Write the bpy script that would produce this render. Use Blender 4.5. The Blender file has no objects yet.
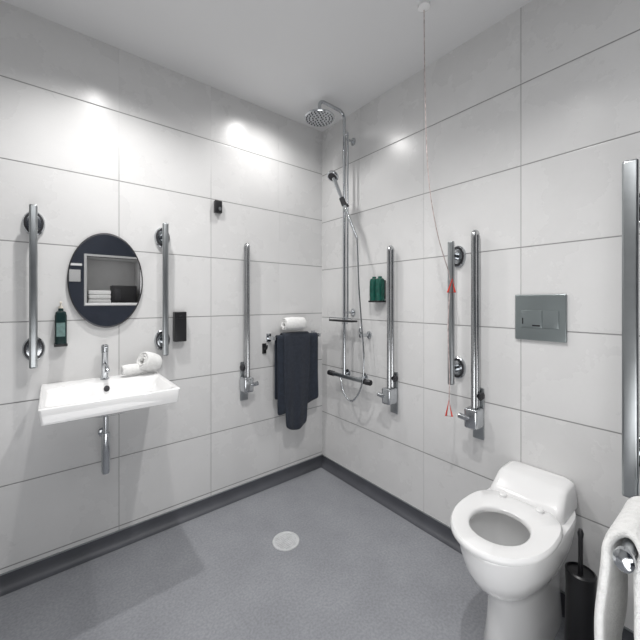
import bpy, bmesh, math, random
from mathutils import Vector, Matrix, noise
PI = math.pi
random.seed(4)
C = bpy.context.scene.collection

# ------------------------------------------------------------------ materials
def mat(name, color, rough=0.5, metal=0.0, spec=None, bump=0.0, bscale=200.0, var=0.0, vscale=8.0, coat=0.0, sheen=0.0):
    m = bpy.data.materials.new(name); m.use_nodes = True
    nt = m.node_tree; b = nt.nodes['Principled BSDF']
    b.inputs['Base Color'].default_value = (*color, 1)
    b.inputs['Roughness'].default_value = rough
    b.inputs['Metallic'].default_value = metal
    if spec is not None: b.inputs['Specular IOR Level'].default_value = spec
    b.inputs['Coat Weight'].default_value = coat
    b.inputs['Sheen Weight'].default_value = sheen
    tc = nt.nodes.new('ShaderNodeTexCoord')
    n = nt.nodes.new('ShaderNodeTexNoise'); n.inputs['Scale'].default_value = vscale; n.inputs['Detail'].default_value = 6
    nt.links.new(tc.outputs['Object'], n.inputs['Vector'])
    r = nt.nodes.new('ShaderNodeValToRGB')
    r.color_ramp.elements[0].position = .3; r.color_ramp.elements[1].position = .7
    r.color_ramp.elements[0].color = (*[c*(1-var) for c in color], 1)
    r.color_ramp.elements[1].color = (*[min(1, c*(1+var)) for c in color], 1)
    nt.links.new(n.outputs['Fac'], r.inputs['Fac']); nt.links.new(r.outputs['Color'], b.inputs['Base Color'])
    if bump:
        n2 = nt.nodes.new('ShaderNodeTexNoise'); n2.inputs['Scale'].default_value = bscale; n2.inputs['Detail'].default_value = 3
        nt.links.new(tc.outputs['Object'], n2.inputs['Vector'])
        bp = nt.nodes.new('ShaderNodeBump'); bp.inputs['Strength'].default_value = bump; bp.inputs['Distance'].default_value = .004
        nt.links.new(n2.outputs['Fac'], bp.inputs['Height']); nt.links.new(bp.outputs['Normal'], b.inputs['Normal'])
    return m

def tile_mat(name, axis, u0, du, z0, dz, base):
    """large stacked stone-effect tiles; axis 0: wall runs along x, axis 1: along y"""
    m = bpy.data.materials.new(name); m.use_nodes = True
    nt = m.node_tree; b = nt.nodes['Principled BSDF']; L = nt.links
    tc = nt.nodes.new('ShaderNodeTexCoord'); sp = nt.nodes.new('ShaderNodeSeparateXYZ'); L.new(tc.outputs['Object'], sp.inputs[0])
    def M(op, a, c=None, clamp=False):
        n = nt.nodes.new('ShaderNodeMath'); n.operation = op; n.use_clamp = clamp
        for i, v in enumerate((a, c)):
            if v is None: continue
            if isinstance(v, (int, float)): n.inputs[i].default_value = v
            else: L.new(v, n.inputs[i])
        return n.outputs[0]
    def cell(src, o, d):
        s = M('DIVIDE', M('SUBTRACT', src, o), d)
        fl = M('FLOOR', s); fr = M('SUBTRACT', s, fl)
        dist = M('MULTIPLY', M('MINIMUM', fr, M('SUBTRACT', 1.0, fr)), d)
        return fl, dist
    fu, du_ = cell(sp.outputs[axis], u0, du); fz, dz_ = cell(sp.outputs[2], z0, dz)
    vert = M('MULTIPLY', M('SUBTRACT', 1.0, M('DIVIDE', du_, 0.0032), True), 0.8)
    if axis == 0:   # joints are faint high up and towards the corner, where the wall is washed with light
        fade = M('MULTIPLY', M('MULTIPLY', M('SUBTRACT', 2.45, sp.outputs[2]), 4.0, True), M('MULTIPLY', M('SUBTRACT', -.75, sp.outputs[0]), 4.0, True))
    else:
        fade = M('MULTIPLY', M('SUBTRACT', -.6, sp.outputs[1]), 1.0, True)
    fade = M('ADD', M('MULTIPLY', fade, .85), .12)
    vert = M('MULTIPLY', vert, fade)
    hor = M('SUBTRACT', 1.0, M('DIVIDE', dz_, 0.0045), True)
    line = M('MAXIMUM', vert, hor)
    cmb = nt.nodes.new('ShaderNodeCombineXYZ'); L.new(fu, cmb.inputs[0]); L.new(fz, cmb.inputs[1])
    wn = nt.nodes.new('ShaderNodeTexWhiteNoise'); wn.noise_dimensions = '3D'; L.new(cmb.outputs[0], wn.inputs['Vector'])
    va = nt.nodes.new('ShaderNodeVectorMath'); va.operation = 'MULTIPLY_ADD'
    L.new(cmb.outputs[0], va.inputs[0]); va.inputs[1].default_value = (7.3, 3.1, 5.7); L.new(tc.outputs['Object'], va.inputs[2])
    n1 = nt.nodes.new('ShaderNodeTexNoise'); n1.inputs['Scale'].default_value = 2.2; n1.inputs['Detail'].default_value = 8; n1.inputs['Roughness'].default_value = .6
    L.new(va.outputs[0], n1.inputs['Vector'])
    n2 = nt.nodes.new('ShaderNodeTexNoise'); n2.inputs['Scale'].default_value = 60; n2.inputs['Detail'].default_value = 4
    L.new(tc.outputs['Object'], n2.inputs['Vector'])
    f = M('ADD', M('MULTIPLY', n1.outputs['Fac'], 0.9), M('ADD', M('MULTIPLY', n2.outputs['Fac'], .15), M('MULTIPLY', wn.outputs['Value'], .12)))
    r = nt.nodes.new('ShaderNodeValToRGB'); L.new(f, r.inputs['Fac'])
    r.color_ramp.elements[0].position = .3; r.color_ramp.elements[1].position = .85
    r.color_ramp.elements[0].color = (*[c*.93 for c in base], 1); r.color_ramp.elements[1].color = (*[c*1.05 for c in base], 1)
    mx = nt.nodes.new('ShaderNodeMix'); mx.data_type = 'RGBA'
    L.new(line, mx.inputs['Factor']); L.new(r.outputs['Color'], mx.inputs[6]); mx.inputs[7].default_value = (.13, .13, .13, 1)
    L.new(mx.outputs[2], b.inputs['Base Color'])
    rr = M('ADD', M('MULTIPLY', n1.outputs['Fac'], .05), .25); L.new(M('MAXIMUM', rr, M('MULTIPLY', line, .9)), b.inputs['Roughness'])
    b.inputs['Specular IOR Level'].default_value = .5
    bp = nt.nodes.new('ShaderNodeBump'); bp.inputs['Strength'].default_value = .25; bp.inputs['Distance'].default_value = .003
    L.new(M('SUBTRACT', M('MULTIPLY', n2.outputs['Fac'], .12), line), bp.inputs['Height']); L.new(bp.outputs['Normal'], b.inputs['Normal'])
    return m

def floor_mat():
    m = bpy.data.materials.new('speckled grey safety vinyl'); m.use_nodes = True
    nt = m.node_tree; b = nt.nodes['Principled BSDF']; L = nt.links
    tc = nt.nodes.new('ShaderNodeTexCoord')
    n1 = nt.nodes.new('ShaderNodeTexNoise'); n1.inputs['Scale'].default_value = 3.0; n1.inputs['Detail'].default_value = 9; n1.inputs['Roughness'].default_value = .65
    n2 = nt.nodes.new('ShaderNodeTexNoise'); n2.inputs['Scale'].default_value = 90; n2.inputs['Detail'].default_value = 3
    L.new(tc.outputs['Object'], n1.inputs['Vector']); L.new(tc.outputs['Object'], n2.inputs['Vector'])
    r1 = nt.nodes.new('ShaderNodeValToRGB'); L.new(n1.outputs['Fac'], r1.inputs['Fac'])
    r1.color_ramp.elements[0].position = .3; r1.color_ramp.elements[1].position = .72
    r1.color_ramp.elements[0].color = (.235, .242, .262, 1); r1.color_ramp.elements[1].color = (.30, .308, .33, 1)
    r2 = nt.nodes.new('ShaderNodeValToRGB'); L.new(n2.outputs['Fac'], r2.inputs['Fac'])
    r2.color_ramp.elements[0].position = .35; r2.color_ramp.elements[1].position = .65
    r2.color_ramp.elements[0].color = (.92, .92, .92, 1); r2.color_ramp.elements[1].color = (1.14, 1.14, 1.14, 1)
    mx = nt.nodes.new('ShaderNodeMix'); mx.data_type = 'RGBA'; mx.blend_type = 'MULTIPLY'; mx.inputs['Factor'].default_value = 1
    L.new(r1.outputs['Color'], mx.inputs[6]); L.new(r2.outputs['Color'], mx.inputs[7]); L.new(mx.outputs[2], b.inputs['Base Color'])
    b.inputs['Roughness'].default_value = .42
    bp = nt.nodes.new('ShaderNodeBump'); bp.inputs['Strength'].default_value = .2; bp.inputs['Distance'].default_value = .002
    L.new(n2.outputs['Fac'], bp.inputs['Height']); L.new(bp.outputs['Normal'], b.inputs['Normal'])
    return m

CHROME = mat('polished chrome', (.54, .56, .58), .16, 1, var=.04)
RAILM = mat('brushed chrome tube', (.48, .49, .50), .22, 1, var=.05, vscale=15)
STEEL = mat('satin steel', (.40, .42, .43), .30, 1, var=.06, vscale=20)
DARKMETAL = mat('dark metal', (.06, .06, .065), .35, .7, var=.1)
WHITE = mat('glazed white ceramic', (.86, .86, .86), .12, var=.01, coat=.5)
SEATM = mat('white seat plastic', (.84, .84, .84), .2, var=.01)
BLACK = mat('black plastic', (.012, .012, .014), .35, var=.1)
NAVY = mat('navy terry cloth', (.016, .023, .038), .95, bump=.8, bscale=260, var=.25, vscale=40, sheen=.15)
NAVY2 = mat('charcoal navy terry cloth', (.022, .028, .042), .95, bump=.8, bscale=260, var=.2, vscale=40, sheen=.15)
TOWEL = mat('white terry cloth', (.82, .82, .81), .95, bump=1.0, bscale=180, var=.07, vscale=50)
GREEN = mat('dark green bottle plastic', (.006, .075, .055), .22, var=.3, vscale=30)
GREENB = mat('blackish green bottle plastic', (.006, .022, .022), .25, var=.2, vscale=30)
LABELW = mat('pale printed sticker', (.12, .20, .19), .5, var=.2, vscale=60)
CREAM = mat('cream pump plastic', (.75, .70, .62), .4, var=.03)
SATIN = mat('satin grey chrome plate', (.33, .37, .375), .30, .85, var=.05)
RED = mat('red cord plastic', (.62, .05, .03), .4, var=.05)
CORDM = mat('red and white twisted cord', (.50, .42, .41), .7, var=.35, vscale=45)
DRAIN = mat('light grey drain plastic', (.58, .59, .60), .4, var=.1, vscale=30)
CEIL = mat('ceiling paint', (.74, .74, .745), .8, var=.01, vscale=2)
NAVYWALL = mat('dark navy wall paint', (.014, .020, .036), .5, var=.08)
GREYWALL = mat('light grey wall paint', (.5, .5, .5), .7, var=.03)
SKIRT = mat('dark grey vinyl coving', (.072, .075, .087), .5, var=.15, vscale=6)
MIRROR = mat('mirror silver', (.95, .95, .95), .015, 1, var=0)
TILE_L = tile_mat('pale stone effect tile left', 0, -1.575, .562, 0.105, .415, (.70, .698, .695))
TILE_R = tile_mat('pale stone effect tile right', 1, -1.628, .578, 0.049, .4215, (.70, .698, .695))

# ------------------------------------------------------------------ helpers
def smooth(me, ang=40):
    for p in me.polygons: p.use_smooth = True
    try: me.set_sharp_from_angle(angle=math.radians(ang))
    except Exception: pass
def link(name, bm, m, parent=None, ang=40):
    bmesh.ops.recalc_face_normals(bm, faces=bm.faces[:])
    me = bpy.data.meshes.new(name); bm.to_mesh(me); bm.free(); smooth(me, ang)
    me.materials.append(m)
    o = bpy.data.objects.new(name, me); C.objects.link(o)
    if parent: o.parent = parent
    return o
def tag(o, label=None, cat=None, group=None, kind=None):
    if label: o['label'] = label
    if cat: o['category'] = cat
    if group: o['group'] = group
    if kind: o['kind'] = kind
    return o
def thing(name, label, cat, loc=(0, 0, 0), rz=0.0, group=None):
    o = bpy.data.objects.new(name, None); C.objects.link(o); o.empty_display_size = .1
    o.location = loc; o.rotation_euler = (0, 0, rz)
    return tag(o, label, cat, group)
def copy_tree(o, parent=None):
    c = o.copy(); C.objects.link(c)
    if parent: c.parent = parent
    for ch in list(o.children): copy_tree(ch, c)
    return c
def box(bm, x0, x1, y0, y1, z0, z1, bev=0.0, seg=2):
    r = bmesh.ops.create_cube(bm, size=1.0)
    vs = r['verts']
    for v in vs:
        v.co = Vector(((x0+x1)/2 + v.co.x*(x1-x0), (y0+y1)/2 + v.co.y*(y1-y0), (z0+z1)/2 + v.co.z*(z1-z0)))
    if bev:
        es = list({e for v in vs for e in v.link_edges})
        bmesh.ops.bevel(bm, geom=es, offset=bev, segments=seg, affect='EDGES', profile=.6)
    return bm
def loft(bm, loops, cap0=True, cap1=True, closed=True):
    rows = [[bm.verts.new(p) for p in lp] for lp in loops]
    n = len(rows[0])
    for a, b in zip(rows, rows[1:]):
        for i in range(n if closed else n-1):
            j = (i+1) % n
            try: bm.faces.new((a[i], a[j], b[j], b[i]))
            except ValueError: pass
    if cap0: bm.faces.new(rows[0][::-1])
    if cap1: bm.faces.new(rows[-1])
    return rows
def tube(bm, pts, r, n=12, closed=False, rz=None):
    """sweep a circle (or ellipse) along a polyline"""
    pts = [Vector(p) for p in pts]; N = len(pts); loops = []; up = None
    for i, p in enumerate(pts):
        if closed: t = (pts[(i+1) % N]-pts[i-1])
        else: t = pts[min(i+1, N-1)]-pts[max(i-1, 0)]
        t.normalize()
        if up is None:
            a = Vector((0, 0, 1)) if abs(t.z) < .9 else Vector((1, 0, 0)); up = (a - t*a.dot(t)).normalized()
        else: up = (up - t*up.dot(t)).normalized()
        s = t.cross(up); rr = r[i] if isinstance(r, (list, tuple)) else r; r2 = rr if rz is None else rz
        loops.append([p + up*(math.cos(2*PI*k/n)*r2) + s*(math.sin(2*PI*k/n)*rr) for k in range(n)])
    if closed:
        loops.append(loops[0]); loft(bm, loops, False, False); bmesh.ops.remove_doubles(bm, verts=bm.verts[:], dist=1e-6)
    else: loft(bm, loops)
    return bm
def arc(c, r0, a, b, plane='xz', n=8, r1=None):
    out = []
    r1 = r1 or r0
    for i in range(n+1):
        t = a+(b-a)*i/n; u, v = math.cos(t)*r0, math.sin(t)*r1
        out.append({'xz': (c[0]+u, c[1], c[2]+v), 'yz': (c[0], c[1]+u, c[2]+v), 'xy': (c[0]+u, c[1]+v, c[2])}[plane])
    return out
def lathe(bm, prof, c=(0, 0, 0), axis='z', n=24, sx=1.0, sz=1.0):
    """prof: (radius, height). axis z: up; axis y: height runs towards -y (out of the wall) with z stretched by sz"""
    loops = []
    for r, h in prof:
        r = max(r, 1e-4)
        if axis == 'z': loops.append([(c[0]+r*math.cos(2*PI*k/n)*sx, c[1]+r*math.sin(2*PI*k/n), c[2]+h) for k in range(n)])
        else: loops.append([(c[0]+r*math.cos(2*PI*k/n)*sx, c[1]-h, c[2]+r*math.sin(2*PI*k/n)*sz) for k in range(n)])
    loft(bm, loops); return bm
def catmull(pts, k=6):
    P = [Vector(p) for p in pts]; P = [P[0]*2-P[1]]+P+[P[-1]*2-P[-2]]; out = []
    for i in range(1, len(P)-2):
        for j in range(k):
            t = j/k; a, b, c, d = P[i-1:i+3]
            out.append(.5*((2*b)+(c-a)*t+(2*a-5*b+4*c-d)*t*t+(3*b-a-3*c+d)*t**3))
    out.append(P[-2]); return out
def wallquad(name, pts, m, kind='structure'):
    bm = bmesh.new(); vs = [bm.verts.new(p) for p in pts]; bm.faces.new(vs)
    me = bpy.data.meshes.new(name); bm.to_mesh(me); bm.free(); me.materials.append(m)
    o = bpy.data.objects.new(name, me); C.objects.link(o); o['kind'] = kind; return o
def slab(name, x0, x1, y0, y1, z0, z1, m):
    bm = bmesh.new(); box(bm, x0, x1, y0, y1, z0, z1); o = link(name, bm, m); o['kind'] = 'structure'; return o

# ------------------------------------------------------------------ room shell
XL, YN, H = -3.3, -3.4, 2.975
slab('floor', XL-.1, .1, YN-.6, .1, -.1, 0, floor_mat())
slab('ceiling', XL-.1, .1, YN-.6, .1, H, H+.1, CEIL)
slab('wall_left', XL-.1, .1, 0, .1, 0, H, TILE_L)
slab('wall_right', 0, .1, YN-.1, 0, 0, H, TILE_R)
slab('wall_side', XL-.1, XL, YN-.1, 0, 0, H, GREYWALL)
# rear wall: dark navy with a pale recessed niche (seen in the mirror)
NX0, NX1, NZ0, NZ1 = -1.51, -.83, 1.42, 2.09
bm = bmesh.new()
for a in ((XL, NX0, 0, H), (NX1, 0, 0, H), (NX0, NX1, 0, NZ0), (NX0, NX1, NZ1, H)):
    box(bm, a[0], a[1], YN-.1, YN, a[2], a[3])
o = link('wall_rear', bm, NAVYWALL); o['kind'] = 'structure'
bm = bmesh.new(); box(bm, NX0-.05, NX1+.05, YN-.52, YN-.5, NZ0-.05, NZ1+.05)
for a in ((NX0-.03, NX0, NZ0-.03, NZ1+.03), (NX1, NX1+.03, NZ0-.03, NZ1+.03), (NX0, NX1, NZ0-.03, NZ0), (NX0, NX1, NZ1, NZ1+.03)):
    box(bm, a[0], a[1], YN-.5, YN+.004, a[2], a[3])
o = link('wall_niche', bm, GREYWALL); o['kind'] = 'structure'
bm = bmesh.new()
for a in ((NX0-.02, NX1+.02, NZ0-.02, NZ0+.012), (NX1-.012, NX1+.02, NZ0, NZ1)):
    box(bm, a[0], a[1], YN+.004, YN+.02, a[2], a[3], .002)
o = link('trim_1', bm, WHITE); o['kind'] = 'structure'

# coved vinyl skirting
def cove(name, wall):
    prof = [(0, .0765), (-.006, .0765), (-.008, .05)] + [(-.008-.045*(1-math.cos(t)), .05-.049*math.sin(t)) for t in [PI/2*i/6 for i in range(1, 7)]] + [(0, .0005)]
    bm = bmesh.new()
    L = []
    for s in ((XL, 0) if wall == 'left' else (YN, 0)):
        L.append([(s, d, z) if wall == 'left' else (d, s, z) for d, z in prof])
    loft(bm, L)
    o = link(name, bm, SKIRT); o['kind'] = 'structure'
    bm = bmesh.new()
    if wall == 'left': box(bm, XL, 0, -.008, 0, .0765, .0815)
    else: box(bm, -.008, 0, YN, 0, .0765, .0815)
    o2 = link('trim_'+('2' if wall == 'left' else '3'), bm, STEEL); o2['kind'] = 'structure'
cove('baseboard_left', 'left'); cove('baseboard_right', 'right')

RR = -PI/2   # things on the right wall: local -y points out of the wall

# ------------------------------------------------------------------ vertical grab rails
def vertical_rail(label, loc, rz, L=.832, f=(.09, .75), s=1.0, out=.085, hw=.0165):
    t = thing('vertical_grab_rail', label, 'grab rail', loc, rz, 'vertical grab rails on the tiled walls')
    bm = bmesh.new()
    box(bm, -hw, hw, -out-.014, -out+.014, 0, L, .009, 3)
    link('bar', bm, STEEL, t)
    for z in f:
        bm = bmesh.new(); lathe(bm, [(.0, 0), (.046, .0), (.046, .012), (.040, .020), (.026, .022), (.0, .022)], (0, 0, z), 'y', 28, s, 1.4)
        fl = link('mount', bm, CHROME, t)
        bm = bmesh.new(); lathe(bm, [(0, .018), (.017, .018), (.014, .05), (.017, out-.005), (0, out-.005)], (0, 0, z), 'y', 18, s, 1.4)
        link('stem', bm, CHROME, fl)
        bm = bmesh.new(); lathe(bm, [(.041, .0195), (.041, .0225), (.032, .0235), (.032, .019)], (0, 0, z), 'y', 28, s, 1.4)
        link('rubber_ring', bm, DARKMETAL, fl)
    return t
vertical_rail('vertical chrome grab rail on the left wall, left of the oval mirror and green bottle', (-1.963, 0, 1.116), 0)
vertical_rail('vertical chrome grab rail on the left wall, between the oval mirror and black soap box', (-1.335, 0, 1.116), 0)
vertical_rail('vertical chrome grab rail on the right wall, with the red pull cord wound against it', (0, -1.29, .972), RR)
vertical_rail('tall thick vertical grab rail at the right edge, above the draped white towel', (0, -2.068, .70), RR, 1.30, (.14, 1.14), .95, .15, .024)

# ------------------------------------------------------------------ drop-down rails (folded up)
def folded_rail(label, loc, rz, sd=-1):
    t = thing('drop_down_rail', label, 'grab rail', loc, rz, 'folded-up drop-down rails on the tiled walls')
    bm = bmesh.new(); box(bm, -.031, .031, -.012, 0, 0, .29, .005, 2); link('wall_plate', bm, STEEL, t)
    pts = [(.002, -.032, .17), (.002, -.032, 1.13)] + arc((.002, -.048, 1.145), .016, 0, PI, 'yz', 8, .018) + [(.002, -.064, 1.13), (.002, -.064, .12)]
    bm = bmesh.new(); tube(bm, pts, .0155, 14); link('rail_loop', bm, RAILM, t)
    bm = bmesh.new(); box(bm, -.040, .034, -.100, -.010, .075, .185, .014, 3)
    h = link('hinge_block', bm, CHROME, t)
    bm = bmesh.new(); lathe(bm, [(0, 0), (.016, 0), (.018, .02), (.012, .034), (0, .036)], (0, 0, 0), 'y', 18, 1, 1.4)
    k = link('release_knob', bm, DARKMETAL, h); k.location = (.022*-sd, -.012, .250)
    bm = bmesh.new(); tube(bm, [(sd*.012, -.085, .135), (sd*.036, -.095, .13), (sd*.068, -.095, .135)], .016, 12)
    link('pivot_arm', bm, CHROME, h)
    return t
fr = folded_rail('folded-up chrome drop rail on the left wall, between the small black sensor and navy towels', (-.762, 0, .712), 0, 1)
fr = folded_rail('', (0, -.815, .668), RR)
c2 = fr; c2.location = (0, -.815, .668); c2.rotation_euler.z = RR
tag(c2, 'folded-up chrome drop rail beside the shower, right of the green bottles')
c3 = copy_tree(fr); c3.location = (0, -1.412, .678); c3.rotation_euler.z = RR
tag(c3, 'folded-up chrome drop rail nearest the flush plate, left of the toilet')

# lowered rail carrying the white towel
RY, RZ_, RL = -2.130, .750, .665
t = thing('lowered_drop_rail', 'chrome drop-down rail lowered beside the toilet, rounded end showing under the white towel', 'grab rail', (0, RY, RZ_), RR)
bm = bmesh.new(); box(bm, -.031, .031, -.012, 0, -.16, .10, .005, 2); link('wall_plate', bm, STEEL, t)
pts = [(0, -RL, 0), (0, -.05, 0)]
bm = bmesh.new(); tube(bm, pts, .0165, 16); link('upper_rail', bm, CHROME, t)
bm = bmesh.new(); tube(bm, [(0, -.05, -.09), (0, -RL+.16, -.09)] + [(0, -RL+.13, -.085), (0, -RL+.09, -.05), (0, -RL+.06, -.012)], .0165, 16); link('lower_rail', bm, CHROME, t)
bm = bmesh.new(); box(bm, -.028, .028, -.10, -.01, -.12, .03, .012, 3); link('hinge_block', bm, CHROME, t)
bm = bmesh.new(); lathe(bm, [(0, RL-.01), (.021, RL-.01), (.024, RL), (.023, RL+.012), (.015, RL+.020), (0, RL+.021)], (0, 0, 0), 'y', 24, 1, 1.35); link('end_cap', bm, CHROME, t)

def sheet(name, P, m, parent=None, thick=.012, amp=.004, sc=9, sub=1):
    """P: grid of rows of points -> cloth with thickness"""
    bm = bmesh.new(); seed = Vector((random.random()*50, 3, 7))
    rows = []
    for r in P:
        rows.append([])
        for p in r:
            p = Vector(p); d = noise.noise_vector(p*sc+seed)*amp
            rows[-1].append(bm.verts.new(p+d))
    for a, b in zip(rows, rows[1:]):
        for i in range(len(a)-1): bm.faces.new((a[i], a[i+1], b[i+1], b[i]))
    o = link(name, bm, m, parent, 180)
    s = o.modifiers.new('thickness', 'SOLIDIFY'); s.thickness = thick; s.offset = 0
    s = o.modifiers.new('soft', 'SUBSURF'); s.levels = sub; s.render_levels = sub
    return o

# white bath towel draped over the lowered rail
P = []
for i in range(15):
    f = i/14; x = -.655+.34*f; row = []
    wl, wr = .062+.008*math.sin(f*7), .026+.004*math.sin(f*5+1)
    for k in range(13): # left drop, up
        z = .10+(RZ_-.02-.10)*k/12; row.append((x+.02*(1-k/12)*math.sin(f*9), RY+wl*(1-.35*(k/12)**3)+.010*math.sin(k*.9+f*6)*(1-k/12), z))
    for k in range(1, 8):
        a = PI*k/8; row.append((x, RY+.045*math.cos(a), RZ_-.018+.052*math.sin(a)))
    row = [(p[0]+.10*max(0, (p[2]-RZ_-.01))/.04*(1-f), p[1], p[2]) for p in row]
    for k in range(13):
        z = RZ_-.02-(RZ_-.02-.16)*k/12; row.append((x, RY-wr*(1-.3*(1-k/12)**3)+.006*math.sin(k+f*4)*(k/12), z))
    P.append(row)
tag(sheet('bath_towel', P, TOWEL, thick=.022, amp=.006), 'white bath towel draped over the lowered rail in the bottom right corner', 'towel')

# ------------------------------------------------------------------ mirror
t = thing('wall_mirror', 'dark-edged oval mirror hanging on the tiled wall above the basin', 'mirror', (-1.637, 0, 1.578))
bm = bmesh.new(); lathe(bm, [(0, .001), (.180, .001), (.187, .006), (.187, .020), (.181, .0215), (.181, .018), (0, .018)], (0, 0, 0), 'y', 72, 1, 1.48); link('frame', bm, DARKMETAL, t)
bm = bmesh.new(); lathe(bm, [(0, .0175), (.181, .0175), (.181, .020), (0, .020)], (0, 0, 0), 'y', 72, 1, 1.48); link('mirror_glass', bm, MIRROR, t)

# ------------------------------------------------------------------ basin
BX, BT = -1.655, 1.013
def rrect(x0, x1, y0, y1, r, z, n=6):
    out = []
    for cx, cy, a in ((x1-r, y1-r, 0), (x0+r, y1-r, PI/2), (x0+r, y0+r, PI), (x1-r, y0+r, 1.5*PI)):
        for k in range(n+1):
            t = a+PI/2*k/n; out.append((cx+r*math.cos(t), cy+r*math.sin(t), z))
    return out
t = thing('wash_basin', 'white rectangular wall-hung ceramic wash basin under the oval mirror', 'basin', (BX, 0, BT))
hw = .280
bm = bmesh.new()
loft(bm, [rrect(-.07, .07, -.30, -.06, .05, -.15), rrect(-.13, .13, -.36, -.02, .06, -.125), rrect(-.20, .20, -.44, -.001, .05, -.085),
          rrect(-hw+.014, hw-.014, -.525, -.001, .012, -.074), rrect(-hw+.008, hw-.008, -.532, -.001, .012, -.070), rrect(-hw, hw, -.543, -.001, .012, -.004), rrect(-hw+.003, hw-.003, -.540, -.001, .012, 0),
          rrect(-hw+.018, hw-.018, -.522, -.135, .04, 0), rrect(-hw+.026, hw-.026, -.514, -.143, .045, -.006), rrect(-.205, .205, -.46, -.17, .07, -.065), rrect(-.14, .14, -.40, -.20, .07, -.098), rrect(-.03, .03, -.31, -.25, .03, -.106)])
link('bowl', bm, WHITE, t, 50)
bm = bmesh.new(); lathe(bm, [(0, -.108), (.024, -.108), (.024, -.100), (.018, -.096), (0, -.098)], (0, -.28, 0), 'z', 20); link('drain_plug', bm, CHROME, t)
bm = bmesh.new(); lathe(bm, [(0, .002), (.014, .002), (.014, .006), (.0, .006)], (0, -.158, -.035), 'y', 16, 1, 1.2); link('overflow_cover', bm, DARKMETAL, t)
# tap
t = thing('basin_tap', 'chrome lever mixer tap standing on the back ledge of the basin', 'tap', (BX, -.075, BT))
bm = bmesh.new(); lathe(bm, [(0, 0), (.022, 0), (.022, .008), (.0165, .012), (.0165, .15), (.018, .155), (0, .16)], n=24); link('body', bm, CHROME, t)
bm = bmesh.new(); tube(bm, [(0, -.01, .085), (0, -.055, .088), (0, -.10, .078), (0, -.112, .060)], .011, 14); link('spout', bm, CHROME, t)
bm = bmesh.new(); lathe(bm, [(0, .158), (.018, .158), (.019, .19), (.012, .198), (0, .20)], n=24)
box(bm, -.007, .007, -.075, -.005, .186, .197, .003); link('lever', bm, CHROME, t)
# trap
t = thing('bottle_trap', 'chrome bottle trap hanging under the middle of the basin', 'waste trap', (BX, -.12, BT-.13))
bm = bmesh.new(); lathe(bm, [(0, .0), (.026, 0), (.026, -.02), (.014, -.022), (.014, -.16), (0, -.16)], n=20); link('tailpipe', bm, CHROME, t)
bm = bmesh.new(); lathe(bm, [(0, -.16), (.019, -.16), (.021, -.175), (.021, -.37), (.018, -.385), (0, -.388)], n=24); link('trap_bottle', bm, CHROME, t)
bm = bmesh.new(); tube(bm, [(0, .0, -.19), (0, .05, -.19), (0, .112, -.19)], .013, 14)
bm2 = bm; lathe(bm2, [(0, -.119), (.026, -.119), (.026, -.110), (.015, -.106), (0, -.106)], (0, 0, -.19), 'y', 20); link('outlet_pipe', bm, CHROME, t)

# rolled flannels
def roll(name, label, L, r, loc, rot, m=TOWEL, group=None):
    bm = bmesh.new(); loops = []; n = 46
    prof = []
    for i in range(n):
        a = i/(n-1)*2*PI*2.6; rr = r*(.30+.70*i/(n-1)); prof.append((math.cos(a)*rr, math.sin(a)*rr))
    for i in range(9):
        f = i/8; s = 1-.10*abs(2*f-1)**3
        loops.append([(L*(f-.5)+.006*math.sin(a*9), x*s, z*s*1.15) for a, (x, z) in enumerate(prof)])
    rows = loft(bm, loops, False, False, False)
    o = link(name, bm, m, None, 180)
    s = o.modifiers.new('thickness', 'SOLIDIFY'); s.thickness = r*.24; s.offset = 0
    s = o.modifiers.new('soft', 'SUBSURF'); s.levels = 1; s.render_levels = 1
    o.location = loc; o.rotation_euler = rot
    tag(o, label, 'towel', group); return o
roll('rolled_flannel', 'flatter rolled white flannel lying on the basin ledge beside the tap', .11, .029, (-1.520, -.085, BT+.039), (0, 0, .1), group='white flannels on the basin ledge')
roll('rolled_flannel', 'taller bunched white flannel on the right end of the basin ledge', .11, .052, (-1.428, -.085, BT+.072), (0, .35, .5), group='white flannels on the basin ledge')

# ------------------------------------------------------------------ bottles and small wall boxes
def pump_bottle(name, label, loc, rz, hgt, w, m, group=None, pump=True):
    t = thing(name, label, 'soap bottle', loc, rz, group)
    bm = bmesh.new()
    z = lambda f: f*hgt
    def L(s, f): return [(p[0], p[1]-.038, p[2]) for p in rrect(-w/2*s, w/2*s, -.028*s, .028*s, .014*s, z(f))]
    loft(bm, [L(.85, 0), L(1, .02), L(1, .80), L(.85, .9), L(.45, .94), L(.4, 1.0)]); link('bottle_body', bm, m, t)
    bm = bmesh.new(); box(bm, -w*.36, w*.36, -.0668, -.0655, z(.25), z(.62)); link('bottle_sticker', bm, LABELW if pump else m, t)
    if pump:
        bm = bmesh.new(); lathe(bm, [(0, hgt), (.010, hgt), (.010, hgt+.012), (.004, hgt+.014), (.004, hgt+.03), (0, hgt+.03)], (0, -.038, 0), 'z', 14)
        box(bm, -.006, .006, -.066, -.03, hgt+.028, hgt+.037, .002); link('pump', bm, CREAM, t)
    bm = bmesh.new(); box(bm, -w*.42, w*.42, -.012, 0, z(.12), z(.85), .002); box(bm, -w*.56, w*.56, -.070, -.006, z(-.02), z(.05), .003); link('wall_bracket', bm, BLACK, t)
    return t
b1 = pump_bottle('soap_bottle', 'blackish green pump bottle in a bracket, left of the oval mirror', (-1.852, 0, 1.218), 0, .20, .052, GREENB)
b2 = pump_bottle('shampoo_bottle', 'green wall bottle beside the shower, left one of the pair', (0, -.655, 1.452), RR, .185, .052, GREEN, 'green bottles beside the shower', False)
b3 = copy_tree(b2); b3.location = (0, -.712, 1.452); tag(b3, 'green wall bottle beside the shower, right one of the pair nearest the drop rail')

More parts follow.
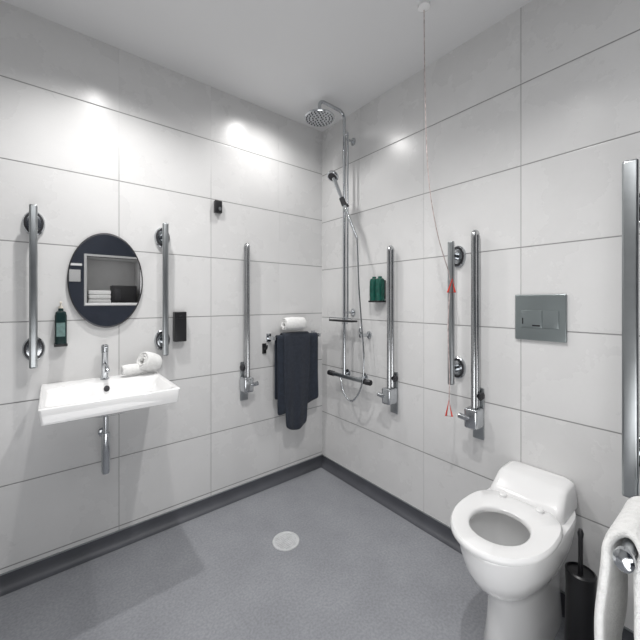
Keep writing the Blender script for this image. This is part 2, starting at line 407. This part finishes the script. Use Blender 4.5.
t = thing('soap_box', 'flat black wall box right of the grab rail beside the mirror', 'soap dispenser', (-1.232, 0, 1.192))
bm = bmesh.new(); box(bm, -.037, .037, -.05, 0, 0, .195, .005, 3); link('housing', bm, BLACK, t)
bm = bmesh.new(); box(bm, -.030, .030, -.0525, -.049, .15, .153); box(bm, -.008, .008, -.053, -.049, .165, .172, .001); link('lid_seam', bm, DARKMETAL, t)
t = thing('wall_sensor', 'small black square sensor high on the left wall', 'sensor', (-.968, 0, 2.085))
bm = bmesh.new(); box(bm, -.026, .026, -.03, 0, 0, .085, .004, 2); link('housing', bm, BLACK, t)
bm = bmesh.new(); lathe(bm, [(0, .028), (.010, .028), (.010, .033), (0, .034)], (.008, 0, .028), 'y', 16, 1, 1.3); link('lens', bm, STEEL, t)

# flush plate
t = thing('flush_plate', 'satin grey rectangular dual flush plate on the wall above the toilet', 'flush plate', (0, -1.716, 1.262), RR)
bm = bmesh.new(); box(bm, -.111, .111, -.014, 0, 0, .228, .004, 3); link('plate', bm, SATIN, t)
bm = bmesh.new(); box(bm, -.082, .012, -.018, -.013, .062, .150, .003, 2); link('button', bm, SATIN, t)
bm = bmesh.new(); box(bm, .016, .082, -.018, -.013, .062, .150, .003, 2); link('button', bm, SATIN, t)
bm = bmesh.new(); box(bm, -.030, .004, -.0190, -.0175, .070, .077); link('button_marking', bm, BLACK, t)
bm = bmesh.new(); box(bm, -.076, -.071, -.0190, -.0175, .08, .11); link('button_marking', bm, BLACK, t)

# ------------------------------------------------------------------ towel bar with navy towels
t = thing('towel_bar', 'chrome towel bar near the corner, carrying the navy towels', 'towel rail', (0, 0, 1.168))
bm = bmesh.new(); tube(bm, [(-.555, -.085, 0), (-.10, -.085, 0)], .009, 14); link('bar', bm, CHROME, t)
for x in (-.55, -.105):
    bm = bmesh.new(); box(bm, x-.011, x+.011, -.098, 0, -.014, .014, .003); box(bm, x-.02, x+.02, -.008, 0, -.032, .032, .003); link('bracket', bm, CHROME, t)
def drape(name, label, x0, x1, z0f, z0b, off, m, taper=0, wob=.006, nx=15, skew=0, cat='towel', tilt=0):
    P = []
    for i in range(nx):
        f = i/(nx-1); row = []
        for k in range(14):
            g = k/13; z = z0f+(1.17-z0f)*g
            xx = (x0+x1)/2+(x1-x0)*(f-.5)*(1-taper*(1-g)**2)+skew*(1-g)
            zz = z + (1-g)*(.045*(abs(2*f-1)**2.0)*(1 if taper else .3) + tilt*f)
            row.append((xx, -.085-off-wob*(1.2-g)*(1+math.sin(f*13+skew*30)), zz))
        for k in range(1, 6):
            a = PI*k/6; row.append((x0+(x1-x0)*f, -.085-off*math.cos(a), 1.17+off*1.0*math.sin(a)))
        for k in range(10):
            g = k/9; row.append((x0+(x1-x0)*f, -.085+off+.004*math.sin(f*9)*g, 1.17-(1.17-z0b)*g))
        P.append(row)
    o = sheet(name, P, m, thick=.010, amp=.003, sc=8); tag(o, label, cat); return o
drape('bath_towel', 'wide navy bath towel hanging on the bar in the corner', -.535, -.130, .555, .68, .018, NAVY, tilt=.07)
drape('hand_towel', 'narrower charcoal hand towel hanging over the front of the navy bath towel', -.480, -.225, .425, .78, .034, NAVY2, taper=.22, wob=.005, skew=-.012)
roll('rolled_towel', 'rolled white towel resting on top of the navy towels', .20, .050, (-.365, -.085, 1.272), (0, 0, .05))
t = thing('robe_hook', 'small black robe hook left of the navy towels', 'hook', (-.590, 0, 1.075))
bm = bmesh.new(); box(bm, -.017, .017, -.010, 0, -.03, .05, .004); link('back_plate', bm, BLACK, t)
bm = bmesh.new(); tube(bm, catmull([(0, -.006, .015), (0, -.03, .008), (0, -.045, .02), (0, -.048, .04)], 4), .008, 10); link('hook_arm', bm, BLACK, t)

# ------------------------------------------------------------------ shower
t = thing('shower_riser', 'tall chrome overhead shower riser with round rain head in the corner', 'shower', (0, -.40, .867), RR)
RT = 2.07
bm = bmesh.new()
tube(bm, [(0, -.10, 0), (0, -.10, RT-.10)] + arc((0, -.16, RT-.06), .06, 0, PI/2, 'yz', 6)[0:0] + arc((0, -.16, RT-.06), .06, 0, PI/2, 'yz', 8) + [(0, -.30, RT+.004)] + arc((0, -.31, RT-.036), .04, PI/2, PI, 'yz', 6) + [(0, -.35, RT-.10)], .0125, 14)
link('riser_pipe', bm, CHROME, t)
bm = bmesh.new(); tube(bm, [(.038, -.10, .46), (.038, -.10, RT-.17)], .008, 12)
for z in (.46, RT-.18): tube(bm, [(0, -.10, z), (.038, -.10, z)], .007, 10)
link('slide_bar', bm, CHROME, t)
for z in (.5, RT-.20):
    bm = bmesh.new(); tube(bm, [(0, -.1, z), (0, -.05, z), (0, 0, z)], .009, 10); lathe(bm, [(0, 0), (.024, 0), (.024, .008), (0, .01)], (0, 0, z), 'y', 18, 1, 1.3); link('wall_bracket', bm, CHROME, t)
bm = bmesh.new(); lathe(bm, [(0, -.135), (.108, -.135), (.112, -.13), (.108, -.12), (.04, -.105), (.018, -.09), (.016, -.07), (0, -.07)], (0, -.35, RT), 'z', 40)
h = link('rain_head', bm, CHROME, t)
bm = bmesh.new()
for r_, n_ in ((.025, 6), (.05, 12), (.075, 18), (.095, 24)):
    for k in range(n_):
        a = 2*PI*k/n_; cx, cy = r_*math.cos(a), -.35+r_*math.sin(a)
        box(bm, cx-.0035, cx+.0035, cy-.0035, cy+.0035, RT-.139, RT-.134)
link('nozzles', bm, DARKMETAL, h)

t = thing('shower_mixer', 'horizontal dark chrome thermostatic shower mixer bar on the right wall by the corner', 'shower mixer', (0, -.40, .867), RR)
bm = bmesh.new(); tube(bm, [(-.12, -.10, 0), (.20, -.10, 0)], .017, 18); link('mixer_body', bm, STEEL, t)
for s, (a, b) in enumerate(((-.19, -.12), (.20, .28))):
    bm = bmesh.new(); tube(bm, [(a, -.10, 0), (a+.004, -.10, 0), (b-.004, -.10, 0), (b, -.10, 0)], [.015, .021, .021, .018], 18); link('control_knob', bm, DARKMETAL, t)
for x in (-.06, .13):
    bm = bmesh.new(); tube(bm, [(x, -.10, 0), (x, 0, 0)], .011, 12); lathe(bm, [(0, 0), (.028, 0), (.026, .008), (0, .012)], (x, 0, 0), 'y', 20, 1, 1.3); link('wall_inlet', bm, CHROME, t)

def W(px, py, x=None, y=None):
    """room point behind photo position, on plane x or y"""
    u = (px-320)/333.0; v = (301-py)/333.0; dx, dy = .627+.779*u, .779-.627*u
    s = (x+1.889)/dx if x is not None else (y+2.318)/dy
    return (-1.889+s*dx, -2.318+s*dy, 1.458+s*v)

t = thing('hand_shower', 'chrome hand shower tilted in its holder on the riser', 'hand shower', (0, 0, 0))
A, B = Vector(W(333, 176, x=-.22)), Vector(W(357, 238, x=-.13))
d = (B-A).normalized()
bm = bmesh.new(); tube(bm, [A+d*.02, A+d*.10, A+d*.25, B], [.016, .014, .011, .010], 14); link('handle', bm, CHROME, t)
bm = bmesh.new()
nrm = Vector((-.62, -.1, -.78)).normalized(); a1 = nrm.orthogonal().normalized(); a2 = nrm.cross(a1)
loops = []
for r_, h_ in ((.001, -.02), (.03, -.018), (.045, -.004), (.047, .008), (.043, .014), (.001, .014)):
    loops.append([A+nrm*h_+a1*r_*math.cos(2*PI*k/28)+a2*r_*math.sin(2*PI*k/28) for k in range(28)])
loft(bm, loops); hd = link('spray_head', bm, CHROME, t)
bm = bmesh.new(); loops = []
for r_, h_ in ((.001, .013), (.034, .013), (.034, .016), (.001, .016)):
    loops.append([A+nrm*h_+a1*r_*math.cos(2*PI*k/28)+a2*r_*math.sin(2*PI*k/28) for k in range(28)])
loft(bm, loops); link('spray_face', bm, DARKMETAL, hd)
mid = A+d*((B-A).length*.42)
bm = bmesh.new(); tube(bm, [mid-d*.03, mid+d*.03], .020, 16); tube(bm, [mid, Vector((-.10, -.437, mid.z-.01)), Vector((-.10, -.40, mid.z-.01))], .012, 12); link('holder', bm, DARKMETAL, t)
hp = [B, W(358, 262, x=-.125), W(359, 290, x=-.12), W(362, 330, x=-.12), W(364, 362, x=-.12), W(361, 388, x=-.13), W(352, 401, x=-.14), W(344, 393, x=-.14), W(341, 380, x=-.12), W(340, 374, x=-.10)]
bm = bmesh.new(); tube(bm, catmull(hp, 10), .0062, 10); ho = link('hose', bm, CHROME, t)
# shelf
t = thing('shower_shelf', 'small dark shower shelf on the riser above the mixer bar', 'shelf', (0, -.375, 1.297), RR)
bm = bmesh.new(); box(bm, -.105, .155, -.15, -.085, 0, .014, .004); link('tray', bm, BLACK, t)
bm = bmesh.new(); tube(bm, [(-.10, -.146, .012), (-.10, -.146, .03), (.15, -.146, .03), (.15, -.146, .012)], .0035, 8)
link('guard_wire', bm, CHROME, t)
bm = bmesh.new(); box(bm, .005, .045, -.105, -.08, -.02, .03, .003); link('clamp', bm, CHROME, t)
# second chrome diverter block below the shelf
t = thing('hose_hook', 'small chrome hose hook right of the dark shower shelf', 'hook', (0, -.575, 1.20), RR)
bm = bmesh.new(); lathe(bm, [(0, 0), (.022, 0), (.022, .01), (.010, .014), (.010, .09), (.014, .10), (0, .102)], (0, 0, 0), 'y', 20, 1, 1.3); link('peg', bm, CHROME, t)
bm = bmesh.new(); tube(bm, catmull([(0, -.07, 0), (-.015, -.09, .03), (0, -.10, .06)], 4), .006, 8); link('prong', bm, CHROME, t)

# ------------------------------------------------------------------ emergency pull cord
t = thing('emergency_cord', 'red and white emergency pull cord hanging from the ceiling against the grab rail', 'pull cord', (0, 0, 0))
def WZ(px, py, Z):
    u = (px-320)/333.0; return (-1.889+Z*(.627+.779*u), -2.318+Z*(.779-.627*u), 1.458+Z*(301-py)/333.0)
p0 = WZ(424, 4, 1.70); p0 = (p0[0], p0[1], H)
cp = [p0, WZ(424.5, 60, 1.72), WZ(426, 130, 1.735), WZ(428, 170, 1.75), WZ(432, 205, 1.79), WZ(439, 240, 1.84), WZ(448, 270, 1.895), WZ(450, 280, 1.90)]
bm = bmesh.new(); tube(bm, catmull(cp, 6), .0026, 8); link('upper_cord', bm, CORDM, t)
bm = bmesh.new(); tube(bm, catmull([WZ(449.5, 292, 1.88), WZ(448, 330, 1.88), WZ(449.5, 375, 1.87), WZ(449, 402, 1.87)], 6), .0032, 8); link('lower_cord', bm, CORDM, t)
c = Vector(WZ(450.5, 287, 1.875))
bm = bmesh.new(); tube(bm, [c+Vector((.01, -.006, .045)), c+Vector((.012, -.020, -.03)), c+Vector((-.004, .014, -.03))], .0065, 10, closed=True); link('triangle_handle', bm, RED, t)
c = Vector(WZ(449, 409, 1.87))
bm = bmesh.new(); tube(bm, [c+Vector((0, 0, .05)), c+Vector((.008, -.014, -.04)), c+Vector((-.008, .014, -.04))], .0055, 10, closed=True); link('triangle_handle', bm, RED, t)
bm = bmesh.new(); lathe(bm, [(0, H), (.03, H), (.03, H-.02), (.012, H-.03), (0, H-.03)], (p0[0], p0[1], 0), 'z', 24); link('ceiling_rose', bm, WHITE, t)

# ------------------------------------------------------------------ toilet
TY = -1.722
t = thing('toilet', 'white back-to-wall toilet with open ring seat and no lid', 'toilet', (0, TY, 0))
def egg(xb, xf, w, z, n=40, sq=.55, cxf=.42):
    """outline with squarer back (xb, near wall) and round front (xf)"""
    cx = xb+(xf-xb)*cxf; out = []
    for k in range(n):
        a = 2*PI*k/n; c_, s_ = math.cos(a), math.sin(a)
        if c_ >= 0: x = cx+(xb-cx)*abs(c_)**sq; y = w*math.copysign(abs(s_)**sq, s_)
        else: x = cx+(xf-cx)*abs(c_)**.95; y = w*math.copysign(abs(s_)**.95, s_)
        out.append((x, y, z))
    return out
bm = bmesh.new()
loft(bm, [egg(-.002, -.515, .112, 0), egg(-.002, -.52, .115, .02), egg(-.002, -.50, .104, .12), egg(-.002, -.495, .100, .24), egg(-.002, -.505, .104, .275), egg(-.002, -.55, .122, .305),
          egg(-.002, -.605, .146, .35), egg(-.002, -.645, .163, .41), egg(-.002, -.666, .172, .47), egg(-.002, -.672, .175, .500), egg(-.002, -.674, .175, .516), egg(-.004, -.670, .172, .522),
          egg(-.27, -.635, .135, .522, sq=.9), egg(-.275, -.625, .128, .512, sq=.9), egg(-.28, -.60, .115, .44, sq=.9), egg(-.30, -.55, .085, .36, sq=.9), egg(-.33, -.47, .05, .31, sq=.9), egg(-.35, -.42, .03, .27, sq=.9)])
link('pan', bm, WHITE, t, 60)
bm = bmesh.new()
so = dict(sq=.72, cxf=.45); si = dict(sq=.95, cxf=.5)
loft(bm, [egg(-.215, -.685, .177, .528, **so), egg(-.208, -.692, .183, .534, **so), egg(-.208, -.692, .183, .548, **so), egg(-.215, -.685, .177, .556, **so),
          egg(-.345, -.612, .112, .555, **si), egg(-.355, -.602, .104, .547, **si), egg(-.355, -.602, .104, .533, **si), egg(-.345, -.612, .112, .526, **si), egg(-.215, -.685, .177, .528, **so)], False, False)
bmesh.ops.remove_doubles(bm, verts=bm.verts[:], dist=1e-5)
link('seat_ring', bm, SEATM, t, 50)
bm = bmesh.new()
def blk(x0, w, z, r=.03): return rrect(x0, -.003, -w, w, r, z)
loft(bm, [blk(-.245, .150, .52), blk(-.240, .150, .555), blk(-.215, .146, .575), blk(-.170, .141, .612), blk(-.150, .136, .622), blk(-.120, .122, .626)])
link('back_deck', bm, SEATM, t, 50)
for s in (-1, 1):
    bm = bmesh.new(); lathe(bm, [(0, .553), (.016, .553), (.016, .564), (.012, .568), (0, .568)], (-.262, s*.075, 0), 'z', 18); link('hinge_cap', bm, SEATM, t)
bm = bmesh.new(); lathe(bm, [(0, .300), (.058, .300), (.058, .312), (0, .312)], (-.40, 0, 0), 'z', 28, 1.3); link('water', bm, mat('bowl water', (.25, .27, .28), .03, var=.02), t)

# toilet brush
t = thing('toilet_brush', 'black toilet brush in a black holder beside the toilet', 'toilet brush', (-.225, -1.930, 0))
bm = bmesh.new(); lathe(bm, [(0, 0), (.052, 0), (.054, .01), (.049, .30), (.052, .365), (.045, .37), (.044, .36), (.016, .355), (0, .355)], n=32); link('holder', bm, BLACK, t)
bm = bmesh.new(); lathe(bm, [(0, .35), (.009, .35), (.008, .40), (.0085, .50), (.011, .52), (.007, .535), (0, .537)], n=16); link('handle', bm, BLACK, t)

# floor drain
t = thing('floor_drain', 'round pale grey floor drain in the middle of the vinyl floor', 'drain', (-.783, -.615, 0))
bm = bmesh.new(); lathe(bm, [(0, .001), (.082, .001), (.080, .006), (.070, .007), (.066, .004), (0, .004)], n=40); link('rim', bm, DRAIN, t)
bm = bmesh.new()
for k in range(-4, 5):
    w = math.sqrt(.062**2-(k*.013)**2); box(bm, -w, w, k*.013-.0035, k*.013+.0035, .003, .007, .001)
link('grate', bm, DRAIN, t)

# ------------------------------------------------------------------ things in the rear niche, seen in the mirror
t = thing('coffee_box', 'black box in the pale niche, seen in the mirror', 'box', (-1.03, YN-.18, NZ0))
bm = bmesh.new(); box(bm, -.17, .16, -.12, .10, 0, .27, .008); link('case', bm, BLACK, t)
bm = bmesh.new(); box(bm, -.13, -.06, .10, .105, .05, .22, .002); link('front_panel', bm, DARKMETAL, t)
t = thing('folded_linen', 'white folded linen in the pale niche, seen in the mirror', 'towel', (-1.36, YN-.18, NZ0))
bm = bmesh.new()
for k in range(3): box(bm, -.13, .15, -.12, .12, k*.065, k*.065+.062, .02, 3)
link('stack', bm, TOWEL, t)
bm = bmesh.new(); box(bm, -.064, .064, 0, .02, 0, .165, .003); o = link('control_panel', bm, GREYWALL); o.location = (-1.645, YN, 1.725); tag(o, 'grey control panel on the navy wall, seen at the mirror’s left side', 'panel')
bm = bmesh.new(); box(bm, -.075, .075, 0, .02, 0, .032, .003); o = link('wall_strip', bm, WHITE); o.location = (-1.64, YN, 1.945); tag(o, 'white strip above the grey panel, seen at the mirror’s left side', 'shelf strip')

# ------------------------------------------------------------------ camera
cam_d = bpy.data.cameras.new('camera'); cam = bpy.data.objects.new('camera', cam_d); C.objects.link(cam)
cam_d.sensor_width = 36; cam_d.lens = 36*333/640.0; cam_d.clip_start = .01
cam_d.shift_y = -(320-301)/640.0
cam.location = (-1.889, -2.318, 1.458)
th = math.atan2(.779, .627)
cam.rotation_euler = (PI/2, 0, th-PI/2)
bpy.context.scene.camera = cam

# ------------------------------------------------------------------ lights
def spot(loc, target, energy, size=70, blend=.6, radius=.04, color=(1, .985, .97)):
    l = bpy.data.lights.new('downlight', 'SPOT'); l.energy = energy; l.spot_size = math.radians(size); l.spot_blend = blend
    l.shadow_soft_size = radius; l.color = color
    o = bpy.data.objects.new('downlight', l); C.objects.link(o); o.location = loc
    o.rotation_euler = (Vector(target)-Vector(loc)).to_track_quat('-Z', 'Y').to_euler(); return o
def fill_area(loc, target, energy, sx, sy, color=(1, 1, 1)):  # added fill light, not a fixture of the room
    l = bpy.data.lights.new('panel', 'AREA'); l.shape = 'RECTANGLE'; l.size = sx; l.size_y = sy; l.energy = energy; l.color = color
    o = bpy.data.objects.new('panel', l); C.objects.link(o); o.location = loc
    o.rotation_euler = (Vector(target)-Vector(loc)).to_track_quat('-Z', 'Y').to_euler(); return o
spot((-1.64, -.58, 2.95), (-1.64, -.62, 0), 74, 138, 1, .03)
spot((-.66, -.36, 2.95), (-.58, -.42, 0), 33, 158, 1, .05)
spot((-1.09, -1.65, 2.95), (-1.05, -1.50, 0), 78, 132, .9, .03)
fill_area((-1.9, -2.4, 2.93), (-1.9, -2.4, 0), 16, 1.4, 1.2)  # added fill below the ceiling for more even ambient light
fill_area((-1.7, -2.4, .5), (-1.0, -1.0, 2.97), 16, 1.6, 1.0)  # added low uplight, fills the upper walls and ceiling
fill_area((-1.17, YN-.12, NZ1-.02), (-1.17, YN-.3, NZ0), .5, .4, .1)  # added light that brightens the inside of the niche

w = bpy.data.worlds.new('world'); bpy.context.scene.world = w; w.use_nodes = True
w.node_tree.nodes['Background'].inputs[0].default_value = (.8, .82, .85, 1); w.node_tree.nodes['Background'].inputs[1].default_value = .3
sc = bpy.context.scene
sc.view_settings.view_transform = 'Standard'; sc.view_settings.look = 'None'; sc.view_settings.exposure = 0; sc.view_settings.gamma = 1
